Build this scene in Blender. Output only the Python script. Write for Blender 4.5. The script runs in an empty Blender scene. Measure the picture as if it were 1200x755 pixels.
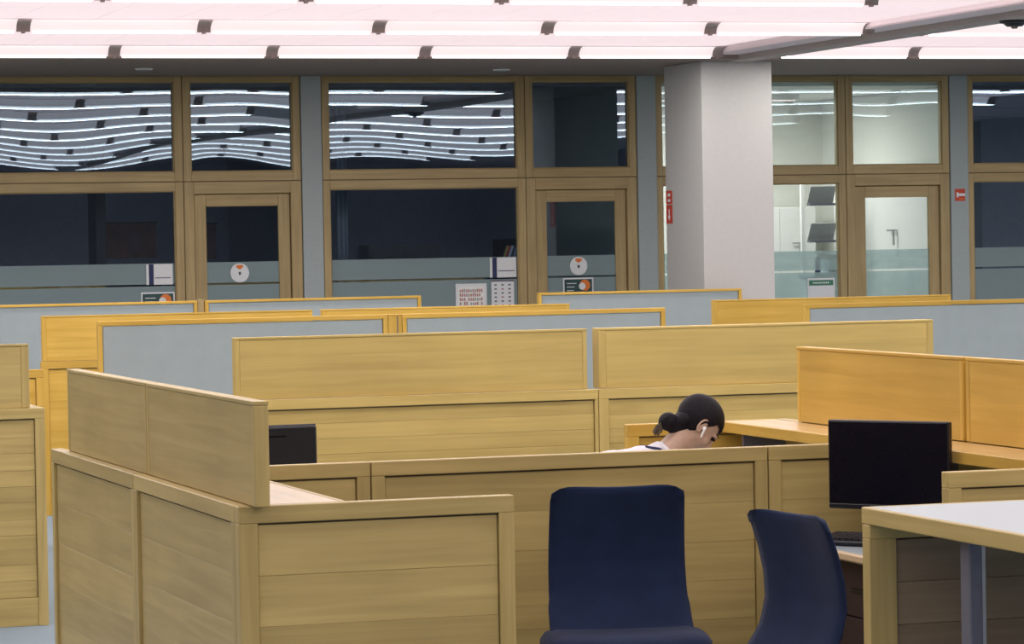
import bpy, bmesh, math, random
from mathutils import Vector, Matrix, Euler
random.seed(7)
SC = bpy.context.scene
COL = SC.collection

# ------------------------------------------------------------------ camera
F_PX = 3826.18
PITCH, ROLL, YAW = .02460785, -.01757885, .31501
F0 = Vector((math.sin(YAW), math.cos(YAW), 0)); R0 = Vector((math.cos(YAW), -math.sin(YAW), 0))
FW = F0*math.cos(PITCH) + Vector((0, 0, -math.sin(PITCH)))
U0 = R0.cross(FW)
RT = math.cos(ROLL)*R0 + math.sin(ROLL)*U0
UP = -math.sin(ROLL)*R0 + math.cos(ROLL)*U0
cd = bpy.data.cameras.new('camera'); cam = bpy.data.objects.new('camera', cd); COL.objects.link(cam)
m = Matrix((RT, UP, -FW)).transposed().to_4x4(); m.translation = (0, 0, 1.87)
cam.matrix_world = m
cd.sensor_fit = 'HORIZONTAL'; cd.sensor_width = 36; cd.lens = F_PX/1200*36
cd.clip_end = 200
SC.camera = cam

# ------------------------------------------------------------------ world, exposure
w = bpy.data.worlds.new('world'); SC.world = w; w.use_nodes = True
w.node_tree.nodes['Background'].inputs[0].default_value = (.02, .025, .04, 1)
w.node_tree.nodes['Background'].inputs[1].default_value = 1
SC.view_settings.view_transform = 'Standard'; SC.view_settings.look = 'None'
SC.view_settings.exposure = 0.0; SC.view_settings.gamma = 1
STRIP_W = 46          # watts of each long row of tubes per segment metre group
UPLIGHT_W = 7.6         # watts per metre of the added uplight that brightens the ceiling

# ------------------------------------------------------------------ materials
def new_mat(name):
    mt = bpy.data.materials.new(name); mt.use_nodes = True
    nt = mt.node_tree; return mt, nt, nt.nodes['Principled BSDF']

def plain(name, col, rough=.6, metal=0, spec=.4, var=.06, scale=30, bump=0):
    mt, nt, b = new_mat(name)
    n = nt.nodes.new('ShaderNodeTexNoise'); n.inputs['Scale'].default_value = scale; n.inputs['Detail'].default_value = 3
    tc = nt.nodes.new('ShaderNodeTexCoord'); nt.links.new(tc.outputs['Object'], n.inputs['Vector'])
    r = nt.nodes.new('ShaderNodeValToRGB')
    r.color_ramp.elements[0].position = .3; r.color_ramp.elements[1].position = .7
    r.color_ramp.elements[0].color = tuple(c*(1-var) for c in col)+(1,)
    r.color_ramp.elements[1].color = tuple(min(1, c*(1+var)) for c in col)+(1,)
    nt.links.new(n.outputs['Fac'], r.inputs[0]); nt.links.new(r.outputs[0], b.inputs['Base Color'])
    b.inputs['Roughness'].default_value = rough; b.inputs['Metallic'].default_value = metal
    b.inputs['Specular IOR Level'].default_value = spec
    if bump:
        bp = nt.nodes.new('ShaderNodeBump'); bp.inputs['Strength'].default_value = bump; bp.inputs['Distance'].default_value = .002
        nt.links.new(n.outputs['Fac'], bp.inputs['Height']); nt.links.new(bp.outputs[0], b.inputs['Normal'])
    return mt

def wood(name, c1, c2, axis='X', rough=.42, vary=.10):
    mt, nt, b = new_mat(name)
    N, L = nt.nodes, nt.links
    tc = N.new('ShaderNodeTexCoord'); oi = N.new('ShaderNodeObjectInfo')
    mp = N.new('ShaderNodeMapping')
    s = {'X': (1.2, 26, 26), 'Y': (26, 1.2, 26), 'Z': (26, 26, 1.2)}[axis]
    mp.inputs['Scale'].default_value = s
    ad = N.new('ShaderNodeVectorMath'); ad.operation = 'ADD'
    sc = N.new('ShaderNodeVectorMath'); sc.operation = 'SCALE'; sc.inputs['Scale'].default_value = 37
    cx = N.new('ShaderNodeCombineXYZ')
    for i in range(3): L.new(oi.outputs['Random'], cx.inputs[i])
    L.new(cx.outputs[0], sc.inputs[0]); L.new(tc.outputs['Object'], ad.inputs[0]); L.new(sc.outputs[0], ad.inputs[1])
    L.new(ad.outputs[0], mp.inputs['Vector'])
    n = N.new('ShaderNodeTexNoise'); n.inputs['Scale'].default_value = 1; n.inputs['Detail'].default_value = 5; n.inputs['Distortion'].default_value = .6
    L.new(mp.outputs[0], n.inputs['Vector'])
    n2 = N.new('ShaderNodeTexNoise'); n2.inputs['Scale'].default_value = 2.2; n2.inputs['Detail'].default_value = 2
    L.new(ad.outputs[0], n2.inputs['Vector'])
    r = N.new('ShaderNodeValToRGB'); r.color_ramp.elements[0].position = .32; r.color_ramp.elements[1].position = .68
    r.color_ramp.elements[0].color = c1+(1,); r.color_ramp.elements[1].color = c2+(1,)
    L.new(n.outputs['Fac'], r.inputs[0])
    mr = N.new('ShaderNodeMapRange'); mr.inputs['To Min'].default_value = 1-vary; mr.inputs['To Max'].default_value = 1+vary*.6
    L.new(oi.outputs['Random'], mr.inputs['Value'])
    mr2 = N.new('ShaderNodeMapRange'); mr2.inputs['From Min'].default_value = .3; mr2.inputs['From Max'].default_value = .7
    mr2.inputs['To Min'].default_value = .92; mr2.inputs['To Max'].default_value = 1.06
    L.new(n2.outputs['Fac'], mr2.inputs['Value'])
    ml = N.new('ShaderNodeMath'); ml.operation = 'MULTIPLY'; L.new(mr.outputs[0], ml.inputs[0]); L.new(mr2.outputs[0], ml.inputs[1])
    mx = N.new('ShaderNodeVectorMath'); mx.operation = 'SCALE'; L.new(r.outputs[0], mx.inputs[0]); L.new(ml.outputs[0], mx.inputs['Scale'])
    L.new(mx.outputs[0], b.inputs['Base Color'])
    b.inputs['Roughness'].default_value = rough; b.inputs['Specular IOR Level'].default_value = .35
    bp = N.new('ShaderNodeBump'); bp.inputs['Strength'].default_value = .15; bp.inputs['Distance'].default_value = .001
    L.new(n.outputs['Fac'], bp.inputs['Height']); L.new(bp.outputs[0], b.inputs['Normal'])
    return mt

def emit(name, col, s):
    mt, nt, b = new_mat(name)
    b.inputs['Base Color'].default_value = col+(1,); b.inputs['Emission Color'].default_value = col+(1,)
    b.inputs['Emission Strength'].default_value = s; b.inputs['Roughness'].default_value = .5
    return mt

def fabric(name, col, scale=900, rough=.9, sheen=.3, var=.2):
    mt, nt, b = new_mat(name); N, L = nt.nodes, nt.links
    tc = N.new('ShaderNodeTexCoord'); v = N.new('ShaderNodeTexVoronoi'); v.inputs['Scale'].default_value = scale/4
    L.new(tc.outputs['Object'], v.inputs['Vector'])
    n = N.new('ShaderNodeTexNoise'); n.inputs['Scale'].default_value = 8; L.new(tc.outputs['Object'], n.inputs['Vector'])
    r = N.new('ShaderNodeValToRGB'); r.color_ramp.elements[0].color = tuple(c*(1-var) for c in col)+(1,)
    r.color_ramp.elements[1].color = tuple(c*(1+var) for c in col)+(1,)
    m1 = N.new('ShaderNodeMath'); m1.operation = 'MULTIPLY_ADD'; m1.inputs[1].default_value = .4
    L.new(v.outputs['Distance'], m1.inputs[0]); L.new(n.outputs['Fac'], m1.inputs[2])
    m2 = N.new('ShaderNodeMath'); m2.operation = 'SUBTRACT'; L.new(m1.outputs[0], m2.inputs[0]); m2.inputs[1].default_value = .15
    L.new(m2.outputs[0], r.inputs[0]); L.new(r.outputs[0], b.inputs['Base Color'])
    b.inputs['Roughness'].default_value = rough; b.inputs['Sheen Weight'].default_value = sheen
    b.inputs['Specular IOR Level'].default_value = .15
    return mt

def glass(name, tint, ior=2.1, rough=.0):
    mt, nt, b = new_mat(name); N, L = nt.nodes, nt.links
    N.remove(b); out = N['Material Output']
    tr = N.new('ShaderNodeBsdfTransparent'); tr.inputs[0].default_value = tint+(1,)
    gl = N.new('ShaderNodeBsdfGlossy'); gl.inputs['Roughness'].default_value = rough
    gl.inputs[0].default_value = (.72, .90, 1, 1)
    fr = N.new('ShaderNodeFresnel'); fr.inputs['IOR'].default_value = ior
    mx = N.new('ShaderNodeMixShader'); L.new(fr.outputs[0], mx.inputs[0]); L.new(tr.outputs[0], mx.inputs[1]); L.new(gl.outputs[0], mx.inputs[2])
    L.new(mx.outputs[0], out.inputs[0]); return mt

def film(name, col, see):
    mt, nt, b = new_mat(name); N, L = nt.nodes, nt.links
    N.remove(b); out = N['Material Output']
    tr = N.new('ShaderNodeBsdfTransparent'); tr.inputs[0].default_value = (.8, .9, .9, 1)
    df = N.new('ShaderNodeBsdfDiffuse'); df.inputs[0].default_value = col+(1,)
    tl = N.new('ShaderNodeBsdfTranslucent'); tl.inputs[0].default_value = col+(1,)
    n = N.new('ShaderNodeTexNoise'); n.inputs['Scale'].default_value = 3
    a = N.new('ShaderNodeMixShader'); a.inputs[0].default_value = .4; L.new(df.outputs[0], a.inputs[1]); L.new(tl.outputs[0], a.inputs[2])
    mx = N.new('ShaderNodeMixShader')
    mr = N.new('ShaderNodeMapRange'); mr.inputs['To Min'].default_value = see*.8; mr.inputs['To Max'].default_value = see*1.2
    L.new(n.outputs['Fac'], mr.inputs['Value']); L.new(mr.outputs[0], mx.inputs[0])
    L.new(a.outputs[0], mx.inputs[1]); L.new(tr.outputs[0], mx.inputs[2]); L.new(mx.outputs[0], out.inputs[0]); return mt

OAK1, OAK2 = (.42, .315, .115), (.53, .405, .155)
GLD1, GLD2 = (.49, .355, .11), (.59, .435, .145)
HON1, HON2 = (.58, .352, .058), (.69, .44, .09)
M = {}
for ax in 'XYZ':
    M['oak'+ax] = wood('oak_veneer_'+ax, OAK1, OAK2, ax)
    M['gold'+ax] = wood('golden_oak_'+ax, GLD1, GLD2, ax)
    M['shadeoak'+ax] = wood('shade_oak_'+ax, (.24, .17, .10), (.31, .225, .14), ax)  # shade under the counter top is put into this browner plank colour
    M['hon'+ax] = wood('honey_veneer_'+ax, HON1, HON2, ax)
    M['win'+ax] = wood('window_oak_'+ax, (.36, .265, .125), (.46, .345, .17), ax, vary=.06)
M['shelf'] = wood('pale_oak_shelf', (.55, .42, .25), (.62, .48, .3), 'Y', rough=.3)
M['shelfh'] = wood('honey_shelf', (.62, .4, .14), (.74, .5, .2), 'Y', rough=.3)
M['fabric'] = fabric('blue_grey_fabric', (.335, .39, .40), var=.08, sheen=.1)
M['chair'] = fabric('navy_chair_fabric', (.011, .020, .054), var=.35, sheen=.07)
M['chairdark'] = fabric('navy_chair_shell', (.018, .03, .085), var=.3, sheen=.1)
M['laminate'] = plain('grey_laminate', (.34, .405, .44), rough=.4, spec=.5, var=.03, scale=200)
M['edge'] = plain('rounded_beech_edge', (.62, .47, .29), rough=.35)
M['black'] = plain('black_plastic', (.008, .009, .014), rough=.35)
M['screen'] = plain('black_screen', (.004, .004, .010), rough=.25, spec=.2)
M['keys'] = plain('black_keys', (.02, .02, .026), rough=.5)
M['metal'] = plain('grey_metal', (.16, .165, .21), rough=.45, metal=.3)
M['chrome'] = plain('brushed_steel', (.5, .5, .5), rough=.3, metal=1)
M['bracket'] = plain('bronze_bracket', (.20, .17, .15), rough=.6, metal=.2)
M['coupler'] = plain('bronze_coupler', (.36, .29, .27), rough=.6)
M['carpet'] = plain('blue_grey_carpet', (.21, .27, .31), rough=.95, var=.18, scale=260, bump=.5)
M['ceiling'] = plain('ceiling_white', (.82, .70, .71), rough=.9, var=.02)
M['soffit'] = plain('soffit_brown_grey', (.28, .22, .19), rough=.85)
M['pillar'] = plain('pillar_white', (.51, .50, .485), rough=.85, var=.02)
M['pier'] = plain('pier_grey', (.36, .41, .415), rough=.8, var=.03)
M['beam'] = plain('beam_grey', (.44, .39, .36), rough=.8, var=.03)
M['unlitwall'] = plain('office_wall_unlit', (.42, .46, .54), rough=.9)  # darkness of the unlit rooms is put into the wall colour
M['roomwall'] = plain('hall_wall', (.35, .35, .36), rough=.9)
M['white'] = plain('office_wall_white', (.72, .73, .68), rough=.9, var=.02)
M['whitegloss'] = plain('white_lacquer', (.8, .8, .78), rough=.5, var=.02)
M['grey'] = plain('mid_grey', (.36, .36, .36), rough=.7)
M['brown'] = plain('brown_board', (.42, .20, .13), rough=.7, var=.3, scale=6)
M['shadeunit'] = plain('shade_dark_unit', (.045, .026, .028), rough=.6)  # near-black colour carries the shade under the desk
M['navy'] = plain('navy_print', (.02, .03, .10), rough=.6)
M['paper'] = plain('white_paper', (.72, .74, .76), rough=.7, var=.02)
M['red'] = plain('sign_red', (.55, .06, .03), rough=.5)
M['orange'] = plain('sign_orange', (.75, .2, .04), rough=.5)
M['pink'] = plain('print_pink', (.45, .22, .24), rough=.6)
M['green'] = plain('sign_green', (.05, .20, .12), rough=.5)
M['dgreen'] = plain('sign_dark_green', (.03, .07, .07), rough=.5)
M['yellow'] = plain('print_yellow', (.6, .45, .1), rough=.6)
M['tube'] = emit('fluorescent_tube', (1, .97, .95), 3)
M['diffuser'] = emit('pinkish_diffuser', (1, .85, .85), .93)
M['diffuser'].node_tree.nodes['Principled BSDF'].inputs['Base Color'].default_value = (.12, .11, .11, 1)
M['glass'] = glass('dark_window_glass', (.84, .88, .95))
M['glassclear'] = glass('clear_window_glass', (.93, .96, .95), ior=1.55)
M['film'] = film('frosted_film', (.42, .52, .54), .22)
M['filmlit'] = film('frosted_film_backlit', (.66, .74, .72), .62)  # lit office: backlight is put into a paler, clearer copy of the film
M['skin'] = plain('brown_skin', (.52, .35, .26), rough=.5, var=.06, scale=40)
M['hair'] = plain('dark_hair', (.008, .006, .010), rough=.6, spec=.2, var=.4, scale=120, bump=.8)
M['hairtip'] = plain('light_hair_tips', (.11, .085, .06), rough=.5, var=.5, scale=200)
M['shirt'] = fabric('white_shirt', (.72, .70, .74), var=.05)
M['jeans'] = fabric('dark_jeans', (.03, .04, .08))
M['earbud'] = plain('white_earbud', (.9, .9, .9), rough=.3)

# ------------------------------------------------------------------ helpers
CACHE = {}
def link(name, me, parent=None, loc=(0, 0, 0), rot=(0, 0, 0)):
    o = bpy.data.objects.new(name, me); COL.objects.link(o)
    o.parent = parent; o.location = loc; o.rotation_euler = rot
    return o
def bm_box(bm, x0, x1, y0, y1, z0, z1):
    g = bmesh.ops.create_cube(bm, size=1)['verts']
    for v in g:
        v.co = Vector(((x0+x1)/2+v.co.x*(x1-x0), (y0+y1)/2+v.co.y*(y1-y0), (z0+z1)/2+v.co.z*(z1-z0)))
    return g
def to_mesh(bm, mat, name='mesh', smooth=False):
    me = bpy.data.meshes.new(name); bm.to_mesh(me); bm.free()
    for mt in (mat if isinstance(mat, (list, tuple)) else [mat]): me.materials.append(mt)
    if smooth:
        for p in me.polygons: p.use_smooth = True
    return me
def boxmesh(sx, sy, sz, mat, bev):
    k = (round(sx, 4), round(sy, 4), round(sz, 4), mat.name, bev)
    if k not in CACHE:
        bm = bmesh.new(); bm_box(bm, -sx/2, sx/2, -sy/2, sy/2, -sz/2, sz/2)
        if bev: bmesh.ops.bevel(bm, geom=bm.edges[:], offset=min(bev, sx*.4, sy*.4, sz*.4), segments=1, affect='EDGES')
        CACHE[k] = to_mesh(bm, mat, 'box')
    return CACHE[k]
def box(name, x0, x1, y0, y1, z0, z1, mat, parent=None, bev=.002):
    """box between coordinates (in the parent's frame), origin at its centre"""
    mt = M[mat] if isinstance(mat, str) else mat
    return link(name, boxmesh(x1-x0, y1-y0, z1-z0, mt, bev), parent, ((x0+x1)/2, (y0+y1)/2, (z0+z1)/2))
def thing(name, label, cat, loc=(0, 0, 0), rz=0, group=None):
    o = bpy.data.objects.new(name, None); COL.objects.link(o); o.location = loc; o.rotation_euler = (0, 0, rz)
    o.empty_display_size = .1
    return tag(o, label, cat, group)
def tag(o, label, cat, group=None):
    o['label'] = label; o['category'] = cat
    if group: o['group'] = group
    return o
def struct(o, label=None):
    o['kind'] = 'structure'
    if label: o['label'] = label
    return o
def sroot(name, loc=(0, 0, 0)):
    o = bpy.data.objects.new(name, None); COL.objects.link(o); o.location = loc; o['kind'] = 'structure'; return o
def dup(root, loc, rz, label, group=None):
    r = root.copy(); COL.objects.link(r); r.location = loc; r.rotation_euler = (0, 0, rz); r['label'] = label
    if group: r['group'] = group
    for ch in list(root.children):
        c = ch.copy(); COL.objects.link(c); c.parent = r
        for g in ch.children:
            d = g.copy(); COL.objects.link(d); d.parent = c
    return r
def bm_cyl(bm, p0, p1, r0, r1=None, seg=16, caps=True):
    p0, p1 = Vector(p0), Vector(p1); r1 = r0 if r1 is None else r1
    d = p1-p0
    mt = Matrix.Translation((p0+p1)/2) @ d.to_track_quat('Z', 'Y').to_matrix().to_4x4()
    return bmesh.ops.create_cone(bm, cap_ends=caps, segments=seg, radius1=r0, radius2=r1, depth=d.length, matrix=mt)['verts']
def bm_ell(bm, c, r, rot=None, u=24, v=16):
    mt = Matrix.Translation(c) @ (rot.to_4x4() if rot else Matrix.Identity(4)) @ Matrix.Diagonal((r[0], r[1], r[2], 1))
    return bmesh.ops.create_uvsphere(bm, u_segments=u, v_segments=v, radius=1, matrix=mt)['verts']
def bm_chain(bm, pts, seg=14):
    for i, (p, r) in enumerate(pts):
        bm_ell(bm, p, (r, r, r), u=seg, v=10)
        if i: bm_cyl(bm, pts[i-1][0], p, pts[i-1][1], r, seg, False)
def lumpy(bm, name, mat, parent, voxel, smooth_it=4, factor=.6):
    o = link(name, to_mesh(bm, mat, name, True), parent)
    rm = o.modifiers.new('remesh', 'REMESH'); rm.mode = 'VOXEL'; rm.voxel_size = voxel; rm.use_smooth_shade = True
    sm = o.modifiers.new('smooth', 'SMOOTH'); sm.iterations = smooth_it; sm.factor = factor
    return o

HR, HH = 1.085, 1.405     # rail height, screen height
YW = 30.6                 # office front
ZS = 3.5                  # soffit

# ------------------------------------------------------------------ room shell
def slab(name, x0, x1, y0, y1, z0, z1, mat, label=None):
    return struct(box(name, x0, x1, y0, y1, z0, z1, mat, None, 0), label)
slab('floor', -8, 22, -9, 40, -.1, 0, 'carpet', 'blue-grey carpet floor')
CZ = 3.59
ceil = sroot('ceiling'); ceil['label'] = 'white panelled ceiling between the light strips'
box('backing', -8, 22, -9, 27.72, CZ+.02, CZ+.12, 'ceiling', ceil, 0)
# ceiling panels between the light rows, with real joints; own-piece in view, joined elsewhere
ROWS = [27.42 - 3.1*k for k in range(10)]
PITCH_X = 1.375
for ri, y in enumerate(ROWS[:3]):
    ya, yb = (y-3.1+.10, y-.10)
    for s0, s1, n in ((-1.35, 11.2, 0), (11.5, 17.1, 0)):
        x = s0
        while x < s1-.05:
            xe = min(x+.6, s1)
            box('ceiling_panel', x+.002, xe-.002, ya, yb, CZ, CZ+.018, 'ceiling', ceil, .001)
            x += .6
bm = bmesh.new()
for ri, y in enumerate(ROWS[3:]):
    x = -7.8
    while x < 21.6:
        bm_box(bm, x+.002, x+.598, y-3.0, y-.10, CZ, CZ+.018); x += .6
for y in ROWS[:3]:
    x = 17.1
    while x < 21.3: bm_box(bm, x+.002, x+.598, y-3.0, y-.10, CZ, CZ+.018); x += .6
    x = -7.95
    while x < -1.4: bm_box(bm, x+.002, x+.598, y-3.0, y-.10, CZ, CZ+.018); x += .6
far = link('ceiling_panel_field', to_mesh(bm, M['ceiling']), ceil); far['kind'] = 'stuff'

slab('wall_left', -8.1, -8, -9, 31, 0, 3.7, 'roomwall')
slab('wall_right', 22, 22.1, -9, 31, 0, 3.7, 'roomwall')
slab('wall_back', -8.1, 22.1, -9.1, -9, 0, 3.7, 'roomwall')
sf = slab('trim_1', -8, 22, 27.72, 31.2, ZS, 3.75, 'soffit', 'brown-grey lowered soffit above the office fronts')
bmr = sroot('trim_2'); bmr['label'] = 'grey ceiling beam running from the pillar towards the camera'
box('beam_body', 11.25, 11.46, -9, 28.0, 3.488, CZ+.05, 'beam', bmr, .004)
box('plain_border', 10.97, 11.25, -9, 27.72, 3.54, 3.60, 'ceiling', bmr, .002)
pl = sroot('trim_3'); pl['label'] = 'white square pillar in front of the lit office'
box('pillar_body', 11.0, 11.70, 28.02, 28.98, 0, ZS, 'pillar', pl, .004)
box('pillar_skirting', 10.985, 11.715, 28.005, 28.995, 0, .1, 'pier', pl, .002)

# ------------------------------------------------------------------ ceiling light strips
def fixture_meshes(L):
    W, D = .11, CZ-ZS
    secs = []
    n = 7
    prof = []
    for i in range(n+1):
        t = i/n; a = t*math.pi/2
        prof.append((-W*(1-math.sin(a)*.97), CZ-.004 - (D-.006)*(1-math.cos(a))))
    prof = prof + [(-x, z) for x, z in reversed(prof)]
    bm = bmesh.new()
    rows = [[bm.verts.new((xx, y, z-ZS)) for y, z in prof] for xx in (.05, L-.05)]
    for i in range(len(prof)-1): bm.faces.new((rows[0][i], rows[0][i+1], rows[1][i+1], rows[1][i]))
    bm.faces.new(rows[0]); bm.faces.new(rows[1][::-1])
    bmesh.ops.recalc_face_normals(bm, faces=bm.faces)
    dif = to_mesh(bm, M['diffuser'], 'diffuser', True)
    bm = bmesh.new(); bm_cyl(bm, (.07, 0, .0), (L-.07, 0, .0), .011, seg=10); tube = to_mesh(bm, M['tube'], 'tube', True)
    bm = bmesh.new()
    p2 = [(y*1.12, z-.003-ZS) for y, z in prof]
    rows = [[bm.verts.new((xx, y, z)) for y, z in p2] for xx in (-.052, .052)]
    for i in range(len(p2)-1): bm.faces.new((rows[0][i], rows[0][i+1], rows[1][i+1], rows[1][i]))
    bm.faces.new(rows[0]); bm.faces.new(rows[1][::-1]); bmesh.ops.recalc_face_normals(bm, faces=bm.faces)
    bm_box(bm, -.012, .012, -.02, .02, -.012, .01)
    br = to_mesh(bm, M['coupler'], 'bracket')
    return dif, tube, br
FM = fixture_meshes(PITCH_X)
def fixture(x, y, label, group=None, last=False):
    t = thing('light_strip', label, 'ceiling light', (x, y, ZS), 0, group)
    link('diffuser', FM[0], t); link('tube', FM[1], t); link('bracket', FM[2], t)
    if last: link('bracket', FM[2], t, (PITCH_X, 0, 0))
    return t
row_word = ['nearest the offices', 'second from the offices', 'third from the offices']
ordn = ['first', 'second', 'third', 'fourth', 'fifth', 'sixth', 'seventh', 'eighth']
for ri, y in enumerate(ROWS):
    xs = [4.13+PITCH_X*k for k in range(-6, 5)]
    if ri in (0,): off = -.08
    elif ri == 1: off = 0.0
    else: off = .06*(ri % 2)
    if ri == 2: xs = xs[:-1]
    xs = [x+off for x in xs]
    rx = [11.5+off*0+PITCH_X*k-.02 for k in range(5)]
    for side, lst in (('left', xs), ('right', rx)):
        vis = [x for x in lst if ri < 3 and (3.6 if ri == 0 else 2.6) < x < 16.5]
        for x in lst:
            if ri < 3 and x in vis:
                lab = 'strip light %s of the beam, row %s, %s unit from left' % (side, row_word[ri], ordn[vis.index(x)])
                g = None
            else:
                lab = 'ceiling light strip outside the frame, mirrored faintly in the dark upper office windows'; g = 'light strips mirrored in the windows'
            fixture(x, y, lab, g, x == lst[-1])
        # the tubes' downlight per run, plus an added unseen uplight brightening the ceiling
        x0, x1 = lst[0], lst[-1]+PITCH_X
        for nm, z, rot, pw, wd in (('tube_light', ZS-.014, 0, STRIP_W, .21), ('added_uplight', CZ-.035, math.pi, UPLIGHT_W*4.2, 2.8)):
            ld = bpy.data.lights.new(nm, 'AREA'); ld.shape = 'RECTANGLE'; ld.size = x1-x0; ld.size_y = wd
            ld.energy = pw*(x1-x0)/4.2*(1 if y > 14 else (.9 if nm == 'added_uplight' else .50)); ld.color = (1, .965, .93) if nm == 'tube_light' else (1, .93, .94)
            lo = bpy.data.objects.new(nm, ld); COL.objects.link(lo); lo.location = ((x0+x1)/2, y - (1.5 if nm == 'added_uplight' else 0), z); lo.rotation_euler = (rot, 0, 0)

# recessed downlights (off)
for (x, y, lab) in ((6.06, 29.25, 'small unlit round downlight in the soffit above the leftmost door'),
                    (9.52, 29.4, 'small unlit round downlight in the soffit above the second office window')):
    t = thing('recessed_downlight', lab, 'downlight', (x, y, ZS))
    bm = bmesh.new(); bm_cyl(bm, (0, 0, -.012), (0, 0, 0), .075, .085, 24); link('trim_ring', to_mesh(bm, M['whitegloss']), t)
    bm = bmesh.new(); bm_cyl(bm, (0, 0, -.016), (0, 0, -.011), .055, seg=20); link('lens', to_mesh(bm, M['laminate']), t)
t = thing('smoke_detector', 'black round detector fixed under the ceiling beam at right', 'detector', (11.40, 22.5, 3.488))
bm = bmesh.new(); bm_cyl(bm, (0, 0, -.02), (0, 0, 0), .11, .12, 28); bm_cyl(bm, (0, 0, -.045), (0, 0, -.02), .06, .09, 24); link('detector_body', to_mesh(bm, M['black']), t)
bm = bmesh.new(); bm_cyl(bm, (0, 0, -.062), (0, 0, -.045), .02, .03, 16); link('sensor_cap', to_mesh(bm, M['bracket']), t)

# ------------------------------------------------------------------ office fronts
def pane(name, x0, x1, z0, z1, y, mat, parent, wob=(0, 0, 0)):
    """slightly wavy float-glass pane"""
    a, k, ph = wob
    bm = bmesh.new(); nx, nz = 28, 16
    def dy(x, z):
        u = (x-x0)/(x1-x0); v = (z-z0)/(z1-z0)
        return a*(v-.5)*math.cos(k*(u-ph)) + abs(a)*.09*math.sin(6*u+2*v+ph*5) * math.sin(4*v+1)
    grid = []
    for s in (-.003, .003):
        grid.append([[bm.verts.new((x0+(x1-x0)*i/nx, y+s+dy(x0+(x1-x0)*i/nx, z0+(z1-z0)*j/nz), z0+(z1-z0)*j/nz)) for j in range(nz+1)] for i in range(nx+1)])
    for i in range(nx):
        for j in range(nz):
            g = grid[0]; bm.faces.new((g[i][j], g[i+1][j], g[i+1][j+1], g[i][j+1]))
            g = grid[1]; bm.faces.new((g[i][j], g[i][j+1], g[i+1][j+1], g[i+1][j]))
    return link(name, to_mesh(bm, mat, name, True), parent)

def frame_rect(parent, x0, x1, z0, z1, wl, wr, wt, wb, y0, y1, pre='win', names=('stile', 'stile', 'head_rail', 'bottom_rail')):
    if wl: box(names[0], x0, x0+wl, y0, y1, z0, z1, pre+'Z', parent, .004)
    if wr: box(names[1], x1-wr, x1, y0, y1, z0, z1, pre+'Z', parent, .004)
    if wt: box(names[2], x0+wl, x1-wr, y0, y1, z1-wt, z1, pre+'X', parent, .004)
    if wb: box(names[3], x0+wl, x1-wr, y0, y1, z0, z0+wb, pre+'X', parent, .004)

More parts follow.
